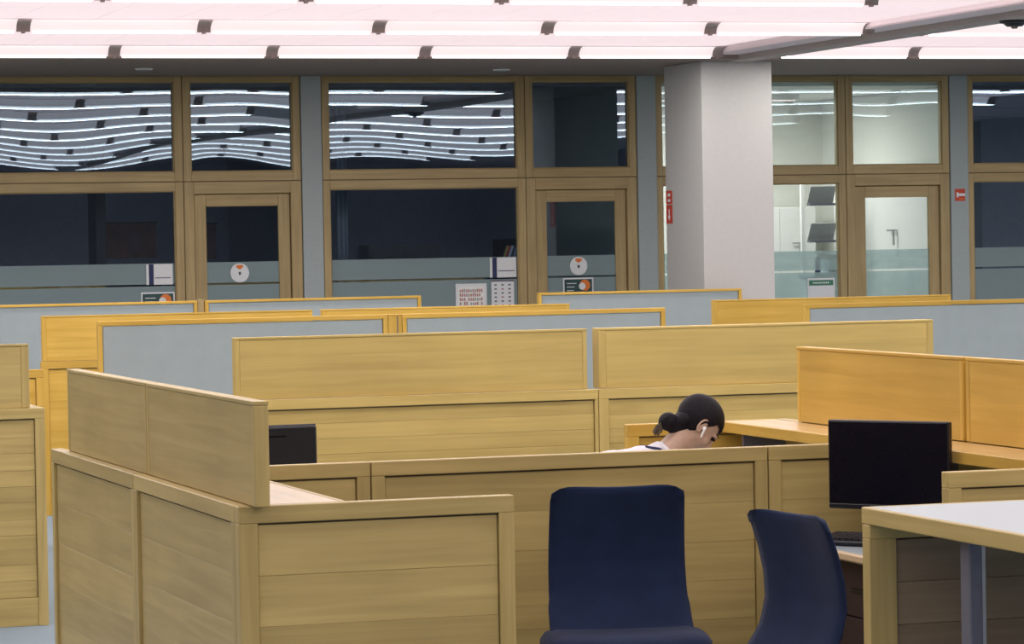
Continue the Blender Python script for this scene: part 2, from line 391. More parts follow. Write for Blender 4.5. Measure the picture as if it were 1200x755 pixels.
ZT = 2.495    # split between lower and upper frames
def office(i, xa, xm, xb, lit, wob):
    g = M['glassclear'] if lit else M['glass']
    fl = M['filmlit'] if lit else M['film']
    y0, y1 = YW-.05, YW+.05
    # upper and lower window of the bay
    for nm, z0, z1, wb in (('upper', ZT+.003, ZS, .09), ('lower', .06, ZT-.003, .09)):
        wroot = sroot('window_%d' % (i*3+(1 if nm == 'upper' else 2)))
        frame_rect(wroot, xa, xm-.003, z0, z1, .07, .08, .055 if nm == 'upper' else .085, wb, y0, y1)
        pn = pane('pane', xa+.06, xm-.07, z0+wb-.01, z1-.05, YW, g, wroot, wob[0] if nm == 'upper' else (0.0001, 2, 0))
        # glazing beads
        frame_rect(wroot, xa+.068, xm-.081, z0+wb-.002, z1-(.053 if nm == 'upper' else .083), .012, .012, .012, .012, YW-.035, YW-.008, names=('bead',)*4)
        if nm == 'lower':
            for q0, q1 in ((1.524, 1.722), (.35, 1.504)):
                link('frosted_band', boxmesh(xm-.095-(xa+.08), .0015, q1-q0, fl, 0), wroot, ((xa+.08+xm-.095)/2, YW-.0075, (q0+q1)/2))
    wroot = sroot('window_%d' % (i*3+3))
    frame_rect(wroot, xm+.003, xb, ZT+.003, ZS, .075, .075, .055, .09, y0, y1)
    frame_rect(wroot, xm+.077, xb-.073, ZT+.091, ZS-.053, .012, .012, .012, .012, YW-.035, YW-.008, names=('bead',)*4)
    pane('pane', xm+.07, xb-.07, ZT+.085, ZS-.05, YW, g, wroot, wob[1])
    # door: frame, then leaf set back with a glazed panel
    d = sroot('door_%d' % (i+1))
    frame_rect(d, xm+.003, xb, 0, ZT-.003, .095, .105, .115, 0, y0, y1, names=('door_jamb', 'door_jamb', 'door_head', ''))
    box('door_stop', xm+.098, xb-.105, y0+.055, y1, ZT-.135, ZT-.118, 'winX', d, .001)
    lx0, lx1, lz1 = xm+.105, xb-.112, ZT-.125
    frame_rect(d, lx0, lx1, .01, lz1, .115, .115, .115, .25, y0+.03, y0+.075, names=('leaf_stile', 'leaf_stile', 'leaf_top_rail', 'leaf_bottom_rail'))
    pane('door_pane', lx0+.11, lx1-.11, .25, lz1-.11, YW+.003, g, d, (.0001, 2, 0))
    for q0, q1 in ((1.524, 1.722), (.30, 1.504)):
        link('frosted_band', boxmesh(lx1-lx0-.23, .0015, q1-q0, fl, 0), d, ((lx0+lx1)/2, YW-.005, (q0+q1)/2))
    h = box('door_handle', lx0+.03, lx0+.15, y0-.03, y0-.01, 1.03, 1.05, 'chrome', d, .004)
    jf = sroot('trim_%d' % (30+i)); jf['label'] = 'dark joint between the frames of an office front'
    box('joint_filler', xa, xb, YW-.03, YW+.03, ZT-.012, ZT+.012, 'bracket', jf, 0)
    box('joint_filler', xm-.008, xm+.008, YW-.03, YW+.03, 0, ZS, 'bracket', jf, 0)
    # pier on the right
    pr = sroot('trim_%d' % (10+i)); pr['label'] = 'grey-painted pier between two office fronts'
    box('pier_body', xb+.006, xb+.206, YW-.07, YW+.07, 0, ZS, 'pier', pr, .003)
    # interior
    wm = 'white' if lit else 'unlitwall'
    xr = xb+.22
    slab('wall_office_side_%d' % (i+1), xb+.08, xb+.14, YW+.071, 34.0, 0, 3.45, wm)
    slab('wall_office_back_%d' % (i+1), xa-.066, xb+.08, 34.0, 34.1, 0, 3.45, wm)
    slab('ceiling_office_%d' % (i+1), xa-.15, xb+.08, YW+.071, 34.0, 3.40, 3.45, 'white' if lit else 'unlitwall')

OFF = [(-2.23, -.17, .98), (1.20, 3.255, 4.41), (4.635, 6.69, 7.845), (8.06, 10.125, 11.29), (11.495, 13.56, 14.715), (14.92, 16.98, 18.14), (18.36, 20.4, 21.57)]
WOB = [((.001, 4, .4), (.001, 3, .5))]*2 + [((.0016, 5.0, .45), (-.0016, 3.4, .35)), ((-.0013, 4.2, .15), (.0008, 3, .2)), ((.001, 3, .3), (.001, 4, .3)), ((.0012, 4, .2), (.001, 3, .2)), ((.001, 3, .3), (.001, 4, .3))]
for i, (a, m_, b) in enumerate(OFF): office(i, a, m_, b, i == 4, WOB[i])
slab('wall_front_left', -8, -2.24, YW-.05, YW+.05, 0, ZS, 'pier')
slab('wall_front_right', 21.79, 22.0, YW-.05, YW+.05, 0, ZS, 'pier')

# lit office: ceiling lamps that really light it
for k, (x, y) in enumerate(((12.1, 32.5), (13.3, 32.5))):
    t = thing('office_ceiling_lamp', 'white ceiling lamp inside the lit office, %s one' % ('left' if k == 0 else 'right'), 'ceiling light', (x, y, 3.4))
    box('lamp_body', -.55, .55, -.09, .09, -.06, 0, 'whitegloss', t)
    box('lamp_cover', -.52, .52, -.07, .07, -.068, -.058, 'diffuser', t)
    ld = bpy.data.lights.new('office_light', 'AREA'); ld.shape = 'RECTANGLE'; ld.size = 1.0; ld.size_y = .5; ld.energy = 42; ld.color = (1, .97, .92)
    lo = bpy.data.objects.new('office_light', ld); COL.objects.link(lo); lo.location = (x, y, 3.325)
# things inside the lit office
d = sroot('door_9'); d['label'] = 'white side door inside the lit office with a steel lever handle'
box('leaf', 14.762, 14.788, 30.75, 32.75, .01, 2.62, 'whitegloss', d)
box('door_frame_rail', 14.758, 14.794, 30.72, 32.80, 2.62, 2.66, 'white', d)
bm = bmesh.new(); bm_cyl(bm, (14.72, 31.95, 1.76), (14.72, 31.95, 1.93), .012); bm_cyl(bm, (14.72, 31.95, 1.92), (14.72, 31.95+.16, 1.92), .011); bm_cyl(bm, (14.76, 31.95, 1.92), (14.72, 31.95, 1.92), .009)
link('lever_handle', to_mesh(bm, M['chrome']), d)
t = thing('storage_cabinet', 'white closed cabinet at the back of the lit office, behind the display rack', 'cabinet', (14.05, 33.55, 0))
box('body', -.40, .46, .02, .42, 0, 2.2, 'whitegloss', t); 
box('door_leaf', -.40, .028, 0, .02, .02, 2.19, 'whitegloss', t); box('door_leaf', .032, .46, 0, .02, .02, 2.19, 'whitegloss', t)
bm = bmesh.new(); bm_cyl(bm, (.26, -.03, 1.62), (.26, -.03, 1.80), .009); bm_cyl(bm, (.17, -.03, 1.80), (.27, -.03, 1.80), .008); bm_cyl(bm, (.26, 0, 1.66), (.26, -.03, 1.66), .008); bm_cyl(bm, (.26, 0, 1.78), (.26, -.03, 1.78), .008)
link('handle', to_mesh(bm, M['chrome']), t)
t = thing('display_rack', 'white rack with two tilted grey panels inside the lit office', 'rack', (14.18, 32.6, 0))
box('rack_post', .20, .24, .10, .14, 0, 2.5, 'whitegloss', t)
box('rack_post', -.16, -.12, .20, .24, 0, 2.5, 'whitegloss', t)
for z in (2.29, 1.89):
    p = box('tilted_panel', -.16, .14, -.008, .008, -.12, .12, 'grey', t); p.location = (0, 0.02, z+.02); p.rotation_euler = (.55, 0, 0)
    e = box('panel_lip', -.17, .15, -.09, -.05, -.012, .012, 'metal', t); e.location = (0, 0, z-.085+.01)
t = thing('side_counter', 'white counter carrying small appliances inside the lit office', 'counter', (14.10, 32.15, 0))
box('counter_body', -.30, .30, -.2, .2, 0, 1.43, 'whitegloss', t); box('counter_top', -.32, .32, -.22, .22, 1.43, 1.46, 'laminate', t)
t = thing('bottle', 'tall black bottle standing on the counter in the lit office', 'bottle', (13.90, 32.1, 1.46))
bm = bmesh.new(); bm_cyl(bm, (0, 0, 0), (0, 0, .16), .030, .030, 20); bm_cyl(bm, (0, 0, .16), (0, 0, .19), .030, .015, 20); link('bottle_body', to_mesh(bm, M['navy']), t)
bm = bmesh.new(); bm_cyl(bm, (0, 0, .19), (0, 0, .22), .016, seg=14); link('cap', to_mesh(bm, M['whitegloss']), t)
t = thing('coffee_machine', 'small grey and black machine beside the bottle in the lit office', 'appliance', (14.07, 32.12, 1.46))
box('machine_body', -.09, .09, -.1, .1, 0, .16, 'laminate', t, .01); box('drip_tray', -.07, .07, -.15, -.1, 0, .025, 'black', t)
box('machine_top', -.10, .10, -.12, .1, .17, .21, 'black', t, .01)

# dark offices: furniture seen dimly through the panes
def dim_desk(x, y, wd, lab):
    t = thing('office_desk', lab, 'desk', (x, y, 0))
    box('top', -wd/2, wd/2, -.35, .35, .72, .75, 'grey', t)
    for sx in (-1, 1): box('panel_leg', sx*(wd/2-.04)-.02, sx*(wd/2-.04)+.02, -.33, .33, 0, .72, 'grey', t)
dim_desk(5.6, 32.8, 1.6, 'desk at the back of the leftmost dark office'); dim_desk(9.2, 32.8, 1.6, 'desk at the back of the second dark office'); dim_desk(16.3, 31.7, 1.6, 'desk at the back of the rightmost dark office')
def wallframe(x, z, sx, sz, lab, mat='brown'):
    t = thing('pinboard', lab, 'board', (x, 33.99, z))
    box('board', -sx/2, sx/2, -.02, 0, -sz/2, sz/2, mat, t)
    box('frame_edge', -sx/2-.02, sx/2+.02, -.03, 0, sz/2, sz/2+.02, 'bracket', t)
    box('pinned_sheet', -.02, .12, -.024, -.02, -.12, .08, 'pink', t)
    return t
wallframe(6.85, 1.95, .56, .36, 'brown pinboard on the back wall of the leftmost dark office')
wallframe(8.15-.6, 1.93, .46, .36, 'brown pinboard seen through the leftmost glazed door')
def dim_monitor(x, y, z, rz, lab, s=1):
    t = thing('monitor', lab, 'monitor', (x, y, z), rz)
    box('screen_panel', -.27*s, .27*s, -.012, .012, .12, .46, 'black', t, .004); box('neck', -.03, .03, .012, .03, .02, .25, 'black', t); box('foot', -.11, .11, -.07, .09, 0, .012, 'black', t)
    return t
def cupboard(x, y, sx, h, lab, mat='grey'):
    t = thing('cupboard', lab, 'cupboard', (x, y, 0))
    box('carcass', -sx/2, sx/2, -.18, .2, 0, h, mat, t); 
    for s in (0, 1): box('cupboard_door', -sx/2+s*sx/2+.004, s*sx/2-.004, -.2, -.18, .03, h-.01, mat, t)
    return t
cupboard(5.33, 33.78, 1.4, 1.68, 'low dark cupboard along the back of the leftmost office', 'bracket')
cupboard(6.85, 33.78, .5, 1.64, 'narrow dark cupboard under the leftmost pinboard', 'black')
cupboard(9.75, 33.78, .8, 1.86, 'grey cupboard at the back right of the second office')
cupboard(11.02, 33.78, .3, 1.9, 'dark narrow cupboard seen through the second glazed door', 'black')
cupboard(15.9, 33.78, 1.2, 1.80, 'dark cupboard at the back of the rightmost office', 'black')
t = thing('coat_stand', 'tall dark pole standing in the rightmost office', 'stand', (16.0, 32.6, 0))
box('pole', -.06, .06, -.06, .06, 0, 3.1, 'black', t); box('foot', -.2, .2, -.2, .2, 0, .04, 'black', t)
t = thing('curtain', 'pale narrow curtain hanging inside the second office window', 'curtain', (8.45, 31.3, 0))
bm = bmesh.new()
for k in range(5): bm_cyl(bm, (-.045+k*.022, (k % 2)*.015, .3), (-.045+k*.022, (k % 2)*.015, 3.3), .014, seg=8)
link('curtain_cloth', to_mesh(bm, M['laminate'], smooth=True), t)
box('curtain_rail', -.1, .5, -.02, .02, 3.3, 3.40, 'grey', t)
t = thing('room_divider', 'dark screen standing inside the leftmost office window', 'divider', (6.05, 31.6, 0)); box('divider_panel', -.05, .05, -.2, .2, 0, 2.9, 'black', t); box('foot', -.15, .15, -.25, .25, 0, .05, 'black', t)

# notices on the glass
def flat(name, x0, x1, z0, z1, mat, parent, dy=0): return box(name, x0, x1, -.002-dy, -dy, z0, z1, mat, parent, 0)
GY = YW-.013
def notice(name, label, x0, x1, z0, z1, cat='notice', y=GY):
    t = thing(name, label, cat, ((x0+x1)/2, y, (z0+z1)/2)); return t, (x1-x0)/2, (z1-z0)/2
for (x0, x1, lab) in ((6.319, 6.575, 'white and navy nameplate on the leftmost office window'), (9.748, 10.02, 'white and navy nameplate on the second office window')):
    t, a, b = notice('nameplate', lab, x0, x1, 1.52, 1.715)
    flat('white_strip', -a, -a+.025, -b, b, 'paper', t); flat('navy_band', -a+.028, -a+.07, -b, b, 'navy', t)
    flat('card', -a+.073, a, -b, b, 'paper', t); flat('text_band', -a+.085, a-.02, -b+.06, -b+.07, 'metal', t, .002)
for k, (x0, x1, z1, y, lab) in enumerate(((6.264, 6.591, 1.449, GY, 'white-edged dark green sign with an orange dot, low on the leftmost window'), (10.505, 10.824, 1.501, YW-.012, 'white-edged dark green sign with an orange dot on the second door'))):
    t, a, b = notice('safety_sign', lab, x0, x1, z1-.23, z1, 'sign', y)
    flat('border', -a, a, -b, b, 'paper', t); flat('field', -a+.015, a-.015, -b+.015, b-.015, 'dgreen', t, .002)
    for q in range(3): flat('text_line', -a+.04, -a+.04+(.10, .08, .07)[q], b-.06-q*.035, b-.052-q*.035, 'paper', t, .004)
    bm = bmesh.new(); bm_cyl(bm, (a-.09, -.006, b-.075), (a-.09, -.004, b-.075), .055, seg=24); link('orange_disc', to_mesh(bm, M['orange']), t)
    bm = bmesh.new(); bm_cyl(bm, (a-.12, -.008, b-.085), (a-.12, -.006, b-.085), .035, seg=24); link('white_disc', to_mesh(bm, M['paper']), t)
for x, lab in ((7.23, 'round white sticker with orange mark on the leftmost glazed door'), (10.672, 'round white sticker with orange mark on the second glazed door')):
    t = thing('door_sticker', lab, 'sticker', (x, YW-.012, 1.617))
    bm = bmesh.new(); bm_cyl(bm, (0, 0, 0), (0, -.002, 0), .092, seg=40); link('white_disc', to_mesh(bm, M['paper']), t)
    bm = bmesh.new(); vs = [bm.verts.new((xx, -.003, zz)) for xx, zz in ((-.03, .075), (.03, .075), (.036, .055), (0, .03), (-.036, .055))]; bm.faces.new(vs); link('orange_mark', to_mesh(bm, M['orange']), t)
    bm = bmesh.new(); vs = [bm.verts.new((xx, -.003, zz)) for xx, zz in ((-.014, .0), (0, .014), (.014, 0), (.006, -.022), (-.006, -.022))]; bm.faces.new(vs); link('centre_mark', to_mesh(bm, M['dgreen']), t)
t, a, b = notice('poster', 'white poster with pinkish printed rows on the second office window', 9.391, 9.711, 1.17, 1.465, 'poster')
flat('sheet', -a, a, -b, b, 'paper', t)
flat('printed_block', -a+.03, a-.03, -b+.03, b-.03, 'whitegloss', t, .002)
for r in range(5):
    for c in range(11): 
        if random.random() < .85: flat('figure', -a+.04+c*.022, -a+.055+c*.022, b-.085-r*.042, b-.06-r*.042+random.random()*.01, random.choice(('pink', 'grey', 'brown', 'pink')), t, .003)
t, a, b = notice('calendar', 'tall white sheet of small printed marks beside the poster on the second window', 9.76, 9.993, 1.16, 1.499, 'notice')
flat('sheet', -a, a, -b, b, 'paper', t); flat('header', -a, a, b-.02, b, 'metal', t, .002)
for r in range(7):
    for c in range(3): flat('mark', -a+.03+c*.072, -a+.055+c*.072, b-.06-r*.04, b-.045-r*.04, ('metal', 'pink')[r*c % 2], t, .002)
t = thing('picture_card', 'colourful striped card standing behind the second window', 'card', (9.97, YW+.007, 1.76))
for k, mm in enumerate(('yellow', 'red', 'paper', 'dgreen', 'laminate')):
    p = box('stripe', -.012, .012, -.002, .002, -.075, .075, mm, t, 0); p.location = (-.05+k*.025, 0, 0); p.rotation_euler = (0, .35, 0)
t, a, b = notice('green_notice', 'white notice with a green header on the lit office window', 13.13, 13.428, 1.12, 1.445, 'notice')
flat('sheet', -a, a, -b, b, 'paper', t); flat('green_header', -a+.015, a-.015, b-.075, b-.02, 'green', t, .002)
for c in range(8): flat('header_letter', -a+.06+c*.023, -a+.075+c*.023, b-.056, b-.040, 'paper', t, .003)
flat('footer_dot', a-.06, a-.03, -b+.10, -b+.12, 'grey', t, .002)
# red signs
t = thing('fire_sign', 'square red sign with a white bar on the grey pier right of the lit office', 'sign', (14.82, YW-.072, 2.27))
flat('red_plate', -.057, .057, -.062, .062, 'red', t); flat('white_bar', -.02, .057, -.012, .016, 'paper', t, .002)
flat('white_bar', -.04, -.02, -.025, .028, 'paper', t, .002); flat('small_bar', -.01, .05, -.045, -.035, 'orange', t, .002)
t = thing('extinguisher_sign', 'tall red sign with white symbols on the shaded side of the pillar', 'sign', (10.998, 28.90, 2.17))
def fl2(name, y0, y1, z0, z1, mat, dx=0): return box(name, -.002-dx, -dx, y0, y1, z0, z1, mat, t, 0)
fl2('red_plate', -.09, .07, .03, .155, 'red'); fl2('red_plate', -.09, .07, -.155, .02, 'red')
fl2('white_symbol', -.04, .02, .05, .075, 'paper', .002); fl2('white_symbol', -.04, .02, .10, .13, 'paper', .002); fl2('arrow_shaft', -.02, .0, -.10, -.02, 'paper', .002)
bm = bmesh.new(); bm.faces.new([bm.verts.new((-.003, yy, zz)) for yy, zz in ((-.045, -.085), (.025, -.085), (-.01, -.13))]); link('arrow_head', to_mesh(bm, M['paper']), t)

# ------------------------------------------------------------------ partitions, screens, shelves
def partition(label, x, y, L, rz=0, h=HR, tone='oak', ph=.145, st=(.05, .05), T=.05, rail=.053, foot=.10, fabric_face=False, seed=0, ptone=None):
    """framed low partition; local x runs along it, local -y is its outer face"""
    t = thing('fabric_partition' if fabric_face else 'wood_partition', label, 'partition', (x, y, 0), rz)
    rnd = random.Random(seed)
    box('stile', 0, st[0], 0, T, 0, h-.001, tone+'Z', t, .0018)
    box('stile', L-st[1], L, 0, T, 0, h-.001, tone+'Z', t, .0018)
    box('top_rail', 0, L, -.0004, T+.0004, h-rail, h, tone+'X', t, .0025)
    for c in list(t.children):
        if c.name.startswith('stile'):
            c.data = boxmesh(st[0] if c.location.x < L/2 else st[1], T, h-rail, M[tone+'Z'], .0018); c.location.z = (h-rail)/2
    box('bottom_rail', st[0], L-st[1], .004, T-.004, .0, foot, tone+'X', t, .0015)
    if fabric_face:
        box('fabric_panel', st[0]+.003, L-st[1]-.003, .010, T-.010, foot, h-rail-.003, 'fabric', t, .004)
        return t
    box('core', st[0], L-st[1], .022, T-.022, foot, h-rail, 'bracket', t, 0)
    z = h-rail-.006
    while z > foot+.02:
        d = ph*rnd.choice((.9, 1, 1, 1.12)) if ph < .12 else ph
        zb = max(z-d, foot+.002)
        if zb-foot < .04: zb = foot+.002
        dy = rnd.choice((0, .0004, .0008))
        box('plank', st[0]+.003, L-st[1]-.003, .012+dy, .022+dy, zb+.0003, z-.0003, (ptone or tone)+'X', t, .0012 if ph < .12 else .0007)
        box('plank', st[0]+.003, L-st[1]-.003, T-.022, T-.012, zb+.0003, z-.0003, (ptone or tone)+'X', t, .0012 if ph < .12 else .0007)
        z = zb
    return t
def screen(label, x, y, L, rz=0, tone='oak', T=.045, z0=HR, z1=HH, edge=.03):
    t = thing('desk_screen', label, 'screen', (x, y, z0), rz)
    h = z1-z0
    box('screen_board', edge, L-edge, .002, T-.002, 0.002, h-.012, tone+'X', t, .002)
    box('edge_strip', 0, edge, 0, T, 0.002, h-.012, tone+'Z', t, .003)
    box('edge_strip', L-edge, L, 0, T, 0.002, h-.012, tone+'Z', t, .003)
    box('cap_strip', 0, L, -.001, T+.001, h-.012, h, tone+'X', t, .0015)
    return t
PI2 = math.pi/2
# --- front cluster
partition('oak partition end facing the camera, standing left of the centre chair', 2.25, 9.60, .875, ph=.155, st=(.06, .05), seed=1)
partition('nearer of two oak spine partitions receding at lower left', 2.30, 9.655, 1.525, PI2, ph=.155, seed=2)
partition('farther of two oak spine partitions receding at lower left', 2.30, 11.185, 1.62, PI2, ph=.155, seed=3)
screen('near half of the oak screen on the left spine', 2.33, 9.52, 1.585, PI2)
screen('far half of the oak screen on the left spine', 2.33, 11.115, 1.50, PI2)
partition('short oak partition left of the double stile in the middle row', 2.605-.30, 11.33, .84, ph=.145, seed=4)
partition('long oak partition in the middle row behind the centre chair', 3.15, 11.33, 1.54, ph=.145, seed=5)
partition('oak partition in the middle row behind the large black monitor', 4.695, 11.33, .74, ph=.145, seed=6)
partition('low honey-edged partition behind the seated person', 4.745, 13.0, .69, tone='hon', seed=7)
partition('oak wing partition at right edge, behind the grey-topped counter', 4.68, 9.76, .755, seed=8)
partition('nearer right spine partition under the honey screen', 5.49, 9.76, 1.61, PI2, seed=9)
partition('farther right spine partition under the honey screen', 5.49, 11.385, 1.665, PI2, seed=10)
screen('near panel of the honey-coloured screen at right edge', 5.465, 9.55, 1.59, PI2, 'hon')
screen('far panel of the honey-coloured screen behind the seated person', 5.465, 11.165, 1.59, PI2, 'hon')
def shelf(label, x0, x1, y0, y1, top, fas, side):
    t = thing('partition_shelf', label, 'shelf', (x0, y0, HR-.045))
    w_, l_ = x1-x0, y1-y0
    box('shelf_board', (.02 if side < 0 else 0), (w_ if side < 0 else w_-.02), 0, l_, .003, .045, top, t, .002)
    if side < 0: box('fascia', 0, .02, 0, l_, 0, .046, fas, t, .003)
    else: box('fascia', w_-.02, w_, 0, l_, 0, .046, fas, t, .003)
    for q in (.15, l_-.15): box('shelf_bracket', .04, w_-.02, q-.01, q+.01, -.08, .002, 'metal', t)
    return t
shelf('pale shelf on the inner side of the left spine', 2.335, 2.60, 9.655, 11.325, 'shelf', 'oakY', 1)
shelf('hidden rear shelf on the inner side of the left spine', 2.335, 2.60, 11.385, 12.80, 'shelf', 'oakY', 1)
shelf('honey shelf with a fascia running past the seated person', 5.165, 5.418, 11.385, 12.995, 'shelfh', 'honY', -1)
shelf('honey shelf behind the large black monitor', 5.165, 5.418, 9.815, 11.325, 'shelfh', 'honY', -1)
def desk(label, x0, x1, y0, y1):
    t = thing('desk', label, 'desk', (x0, y0, 0)); a, b = x1-x0, y1-y0
    box('desktop', .015, a-.0, 0.015, b, .712, .74, 'laminate', t, .003)
    box('front_edge', 0, .018, 0, b, .708, .741, 'edge', t, .008); 
    box('modesty_panel', a-.04, a-.02, .05, b-.05, .25, .71, 'oakX', t)
    for q in (.06, b-.06):
        bm = bmesh.new(); bm_cyl(bm, (a-.12, q, .02), (a-.12, q, .71), .022); bm_box(bm, .12, a-.04, q-.025, q+.025, 0, .025); link('leg', to_mesh(bm, M['metal'], smooth=False), t)
    return t
desk('grey desk with rounded wood edge carrying the large monitor', 4.715, 5.40, 9.84, 11.32)
desk('grey desk at which the person sits', 4.72, 5.40, 11.39, 12.98)
desk('grey desk behind the left spine carrying the small monitor', 2.62, 3.30, 11.42, 12.70)
t = thing('shade_filler_unit', 'added dark drawer unit standing in for the shade under the large monitor desk', 'drawers', (4.80, 10.20, 0))  # added unit, its dark bulk stands in for shade below the desktop
box('pedestal_body', .02, .50, 0, 1.05, .03, .70, 'shadeunit', t, .003); box('plinth', .04, .48, .03, 1.0, 0, .03, 'black', t, .001)
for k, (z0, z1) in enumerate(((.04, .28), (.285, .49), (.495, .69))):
    d_ = box('drawer_front', 0, .02, .004, 1.046, z0, z1, 'shadeunit', t, .003); box('drawer_pull', -.022, -.012, -.08, .08, -.005, .005, 'black', d_, .001)
# --- counter at lower right
t = thing('grey_counter', 'standing-height counter with grey top and oak fascia at lower right', 'counter', (3.87, 6.6, 0))
box('counter_top', .02, 1.62, .0, 2.03, 1.05, HR, 'laminate', t, .002)
box('fascia', 0, .02, 0, 2.05, 1.037, HR+.0005, 'oakY', t, .003); box('back_lipping', .02, 1.62, 2.03, 2.05, 1.037, HR+.0005, 'oakX', t, .003)
box('metal_leg', .075, .115, 1.50, 1.56, 0, 1.05, 'metal', t, .004); box('metal_leg', .115, .132, 1.515, 1.545, 0, 1.05, 'chrome', t, .002)
partition('oak partition with shade-toned planks closing the back of the grey-topped counter', 3.87, 8.585+.01, 1.62, h=1.036, st=(.085, .05), ph=.11, rail=.04, seed=11, ptone='shadeoak')
# --- left row at the aisle
partition('oak partition at the left edge of the picture, ending at the carpeted aisle', .86, 16.15, 1.95, ph=.078, st=(.05, .05), foot=.14, seed=12)
screen('oak screen at the left edge of the picture', .80, 16.17, 1.94, edge=.04)
partition('honey partition edge seen behind the left-edge screen', 1.60, 20.4, 1.95, h=1.12, tone='hon', ph=.09, seed=13)
partition('grey-brown return partition behind the left-edge screen', 2.81, 16.21, 3.9, PI2, ph=.09, seed=23)
# --- second row
xs = [3.80, 5.755]
partition('oak partition of the second row, left of the narrow gap', 3.80, 16.2, 1.95, tone='gold', ph=.08, st=(.05, .02), seed=14)
partition('oak partition of the second row, right of the narrow gap', 5.753, 16.2, 1.95, tone='gold', ph=.08, st=(.055, .05), seed=15)
screen('broad oak screen left of the narrow gap in the second row', 3.80, 16.225, 1.90, tone='gold', T=.06, edge=.025)
screen('broad oak screen right of the narrow gap, behind the seated person', 5.765, 16.225, 1.94, tone='gold', T=.10, edge=.04)
# --- row of grey fabric backs and honey screens
def frow(y, lst, tone='hon', rail=.028):
    for x0, x1, lab in lst:
        partition(lab, x0, y, x1-x0, h=HH, tone=tone, st=(.03, .03), rail=rail, T=.045, fabric_face=True)
frow(20.70, [(3.955, 5.885, 'grey fabric back panel with wood frame, left of the honey post'),
             (5.985, 7.84, 'grey fabric back panel with wood frame, right of the honey post'),
             (8.87, 10.82, 'grey fabric back panel at the right edge of the picture'),
             (10.86, 12.8, 'farther fabric back panel cut off by the right edge')])
t = thing('wood_post', 'honey wood post between two grey fabric back panels', 'post', (5.935, 20.72, 0))
box('post_body', -.047, .047, -.02, .03, 0, HH-.01, 'honZ', t, .004); box('post_groove', .012, .02, -.022, -.018, 0, HH-.012, 'bracket', t, 0); box('post_cap', -.047, .047, -.02, .03, HH-.01, HH, 'honX', t, .003)
def orow(y, lst):
    for x0, x1, l1, l2 in lst:
        partition(l1, x0, y, x1-x0, tone='hon', ph=.22, seed=int(x0*10))
        screen(l2, x0+.01, y+.0, x1-x0-.02, tone='hon', T=.05)
orow(22.80, [(3.95, 5.93, 'honey partition below the left honey screen', 'left honey screen rising behind the grey fabric panels'),
             (5.98, 7.89, 'honey partition below the centre honey screen', 'centre honey screen rising behind the grey fabric panels'),
             (9.01, 10.99, 'honey partition below the right honey screen', 'right honey screen standing in front of the white pillar')])
frow(27.85, [(2.52, 4.40, 'far-row grey fabric panel beyond the left edge'),
             (4.44, 6.20, 'far-row grey fabric panel below the leftmost office window'),
             (6.27, 8.23, 'far-row grey fabric panel below the leftmost glazed door'),
             (9.33, 11.30, 'far-row grey fabric panel below the second glazed door')], rail=.022)
t = thing('wood_post', 'dark oak post between two far-row fabric panels', 'post', (6.235, 27.89, 0))
box('post_body', -.03, .03, -.02, .03, 0, HH, 'winZ', t, .004); box('post_cap', -.03, .03, -.02, .03, HH, HH+.01, 'winX', t, .003)

# ------------------------------------------------------------------ chairs
def shell_mesh(front, mat):
    """backrest: profile curved in side view and across; local facing is -y"""
    bm = bmesh.new(); nu, nv = 14, 22
    prof = [(.49, -.13), (.53, -.07), (.585, -.015), (.65, .028), (.73, .05), (.81, .048), (.90, .03), (.97, .008), (1.02, -.008)]
    def pr(v):
        q = v*(len(prof)-1); i = min(int(q), len(prof)-2); f = q-i; f = f*f*(3-2*f)*.5+f*.5
        return (prof[i][0]*(1-f)+prof[i+1][0]*f, prof[i][1]*(1-f)+prof[i+1][1]*f)
    g = {}
    for s in (0, 1):
        for j in range(nv+1):
            v = j/nv; z, y = pr(v)
            hw = .252 - .014*v - (.004 if v > .3 else 0)
            # rounded top corners
            if v > .93: hw -= .03*((v-.93)/.07)**2.2
            th = .022*(1-.35*v)
            for i in range(nu+1):
                u = i/nu*2-1
                yy = y - .045*u*u*(0.35+.65*v) + .02*abs(u)**6*0
                zz = z - (.012*abs(u)**8 if v > .9 else 0) - (.012*(1-u*u) if v > .97 else 0)
                e = (1-abs(u)**6)*(1-max(0, (v-.94)/.06)**2)
                g[s, i, j] = bm.verts.new((u*hw, yy + (th*e+.004)*(1 if s else -1), zz))
    for s in (0, 1):
        for i in range(nu):
            for j in range(nv):
                f = (g[s, i, j], g[s, i+1, j], g[s, i+1, j+1], g[s, i, j+1])
                bm.faces.new(f if s == 0 else f[::-1])
    for j in range(nv):
        for i in (0, nu):
            f = (g[0, i, j], g[0, i, j+1], g[1, i, j+1], g[1, i, j]); bm.faces.new(f if i == 0 else f[::-1])
    for i in range(nu):
        for j in (0, nv):
            f = (g[0, i, j], g[1, i, j], g[1, i+1, j], g[0, i+1, j]); bm.faces.new(f if j == 0 else f[::-1])
    return to_mesh(bm, mat, 'backrest', True)
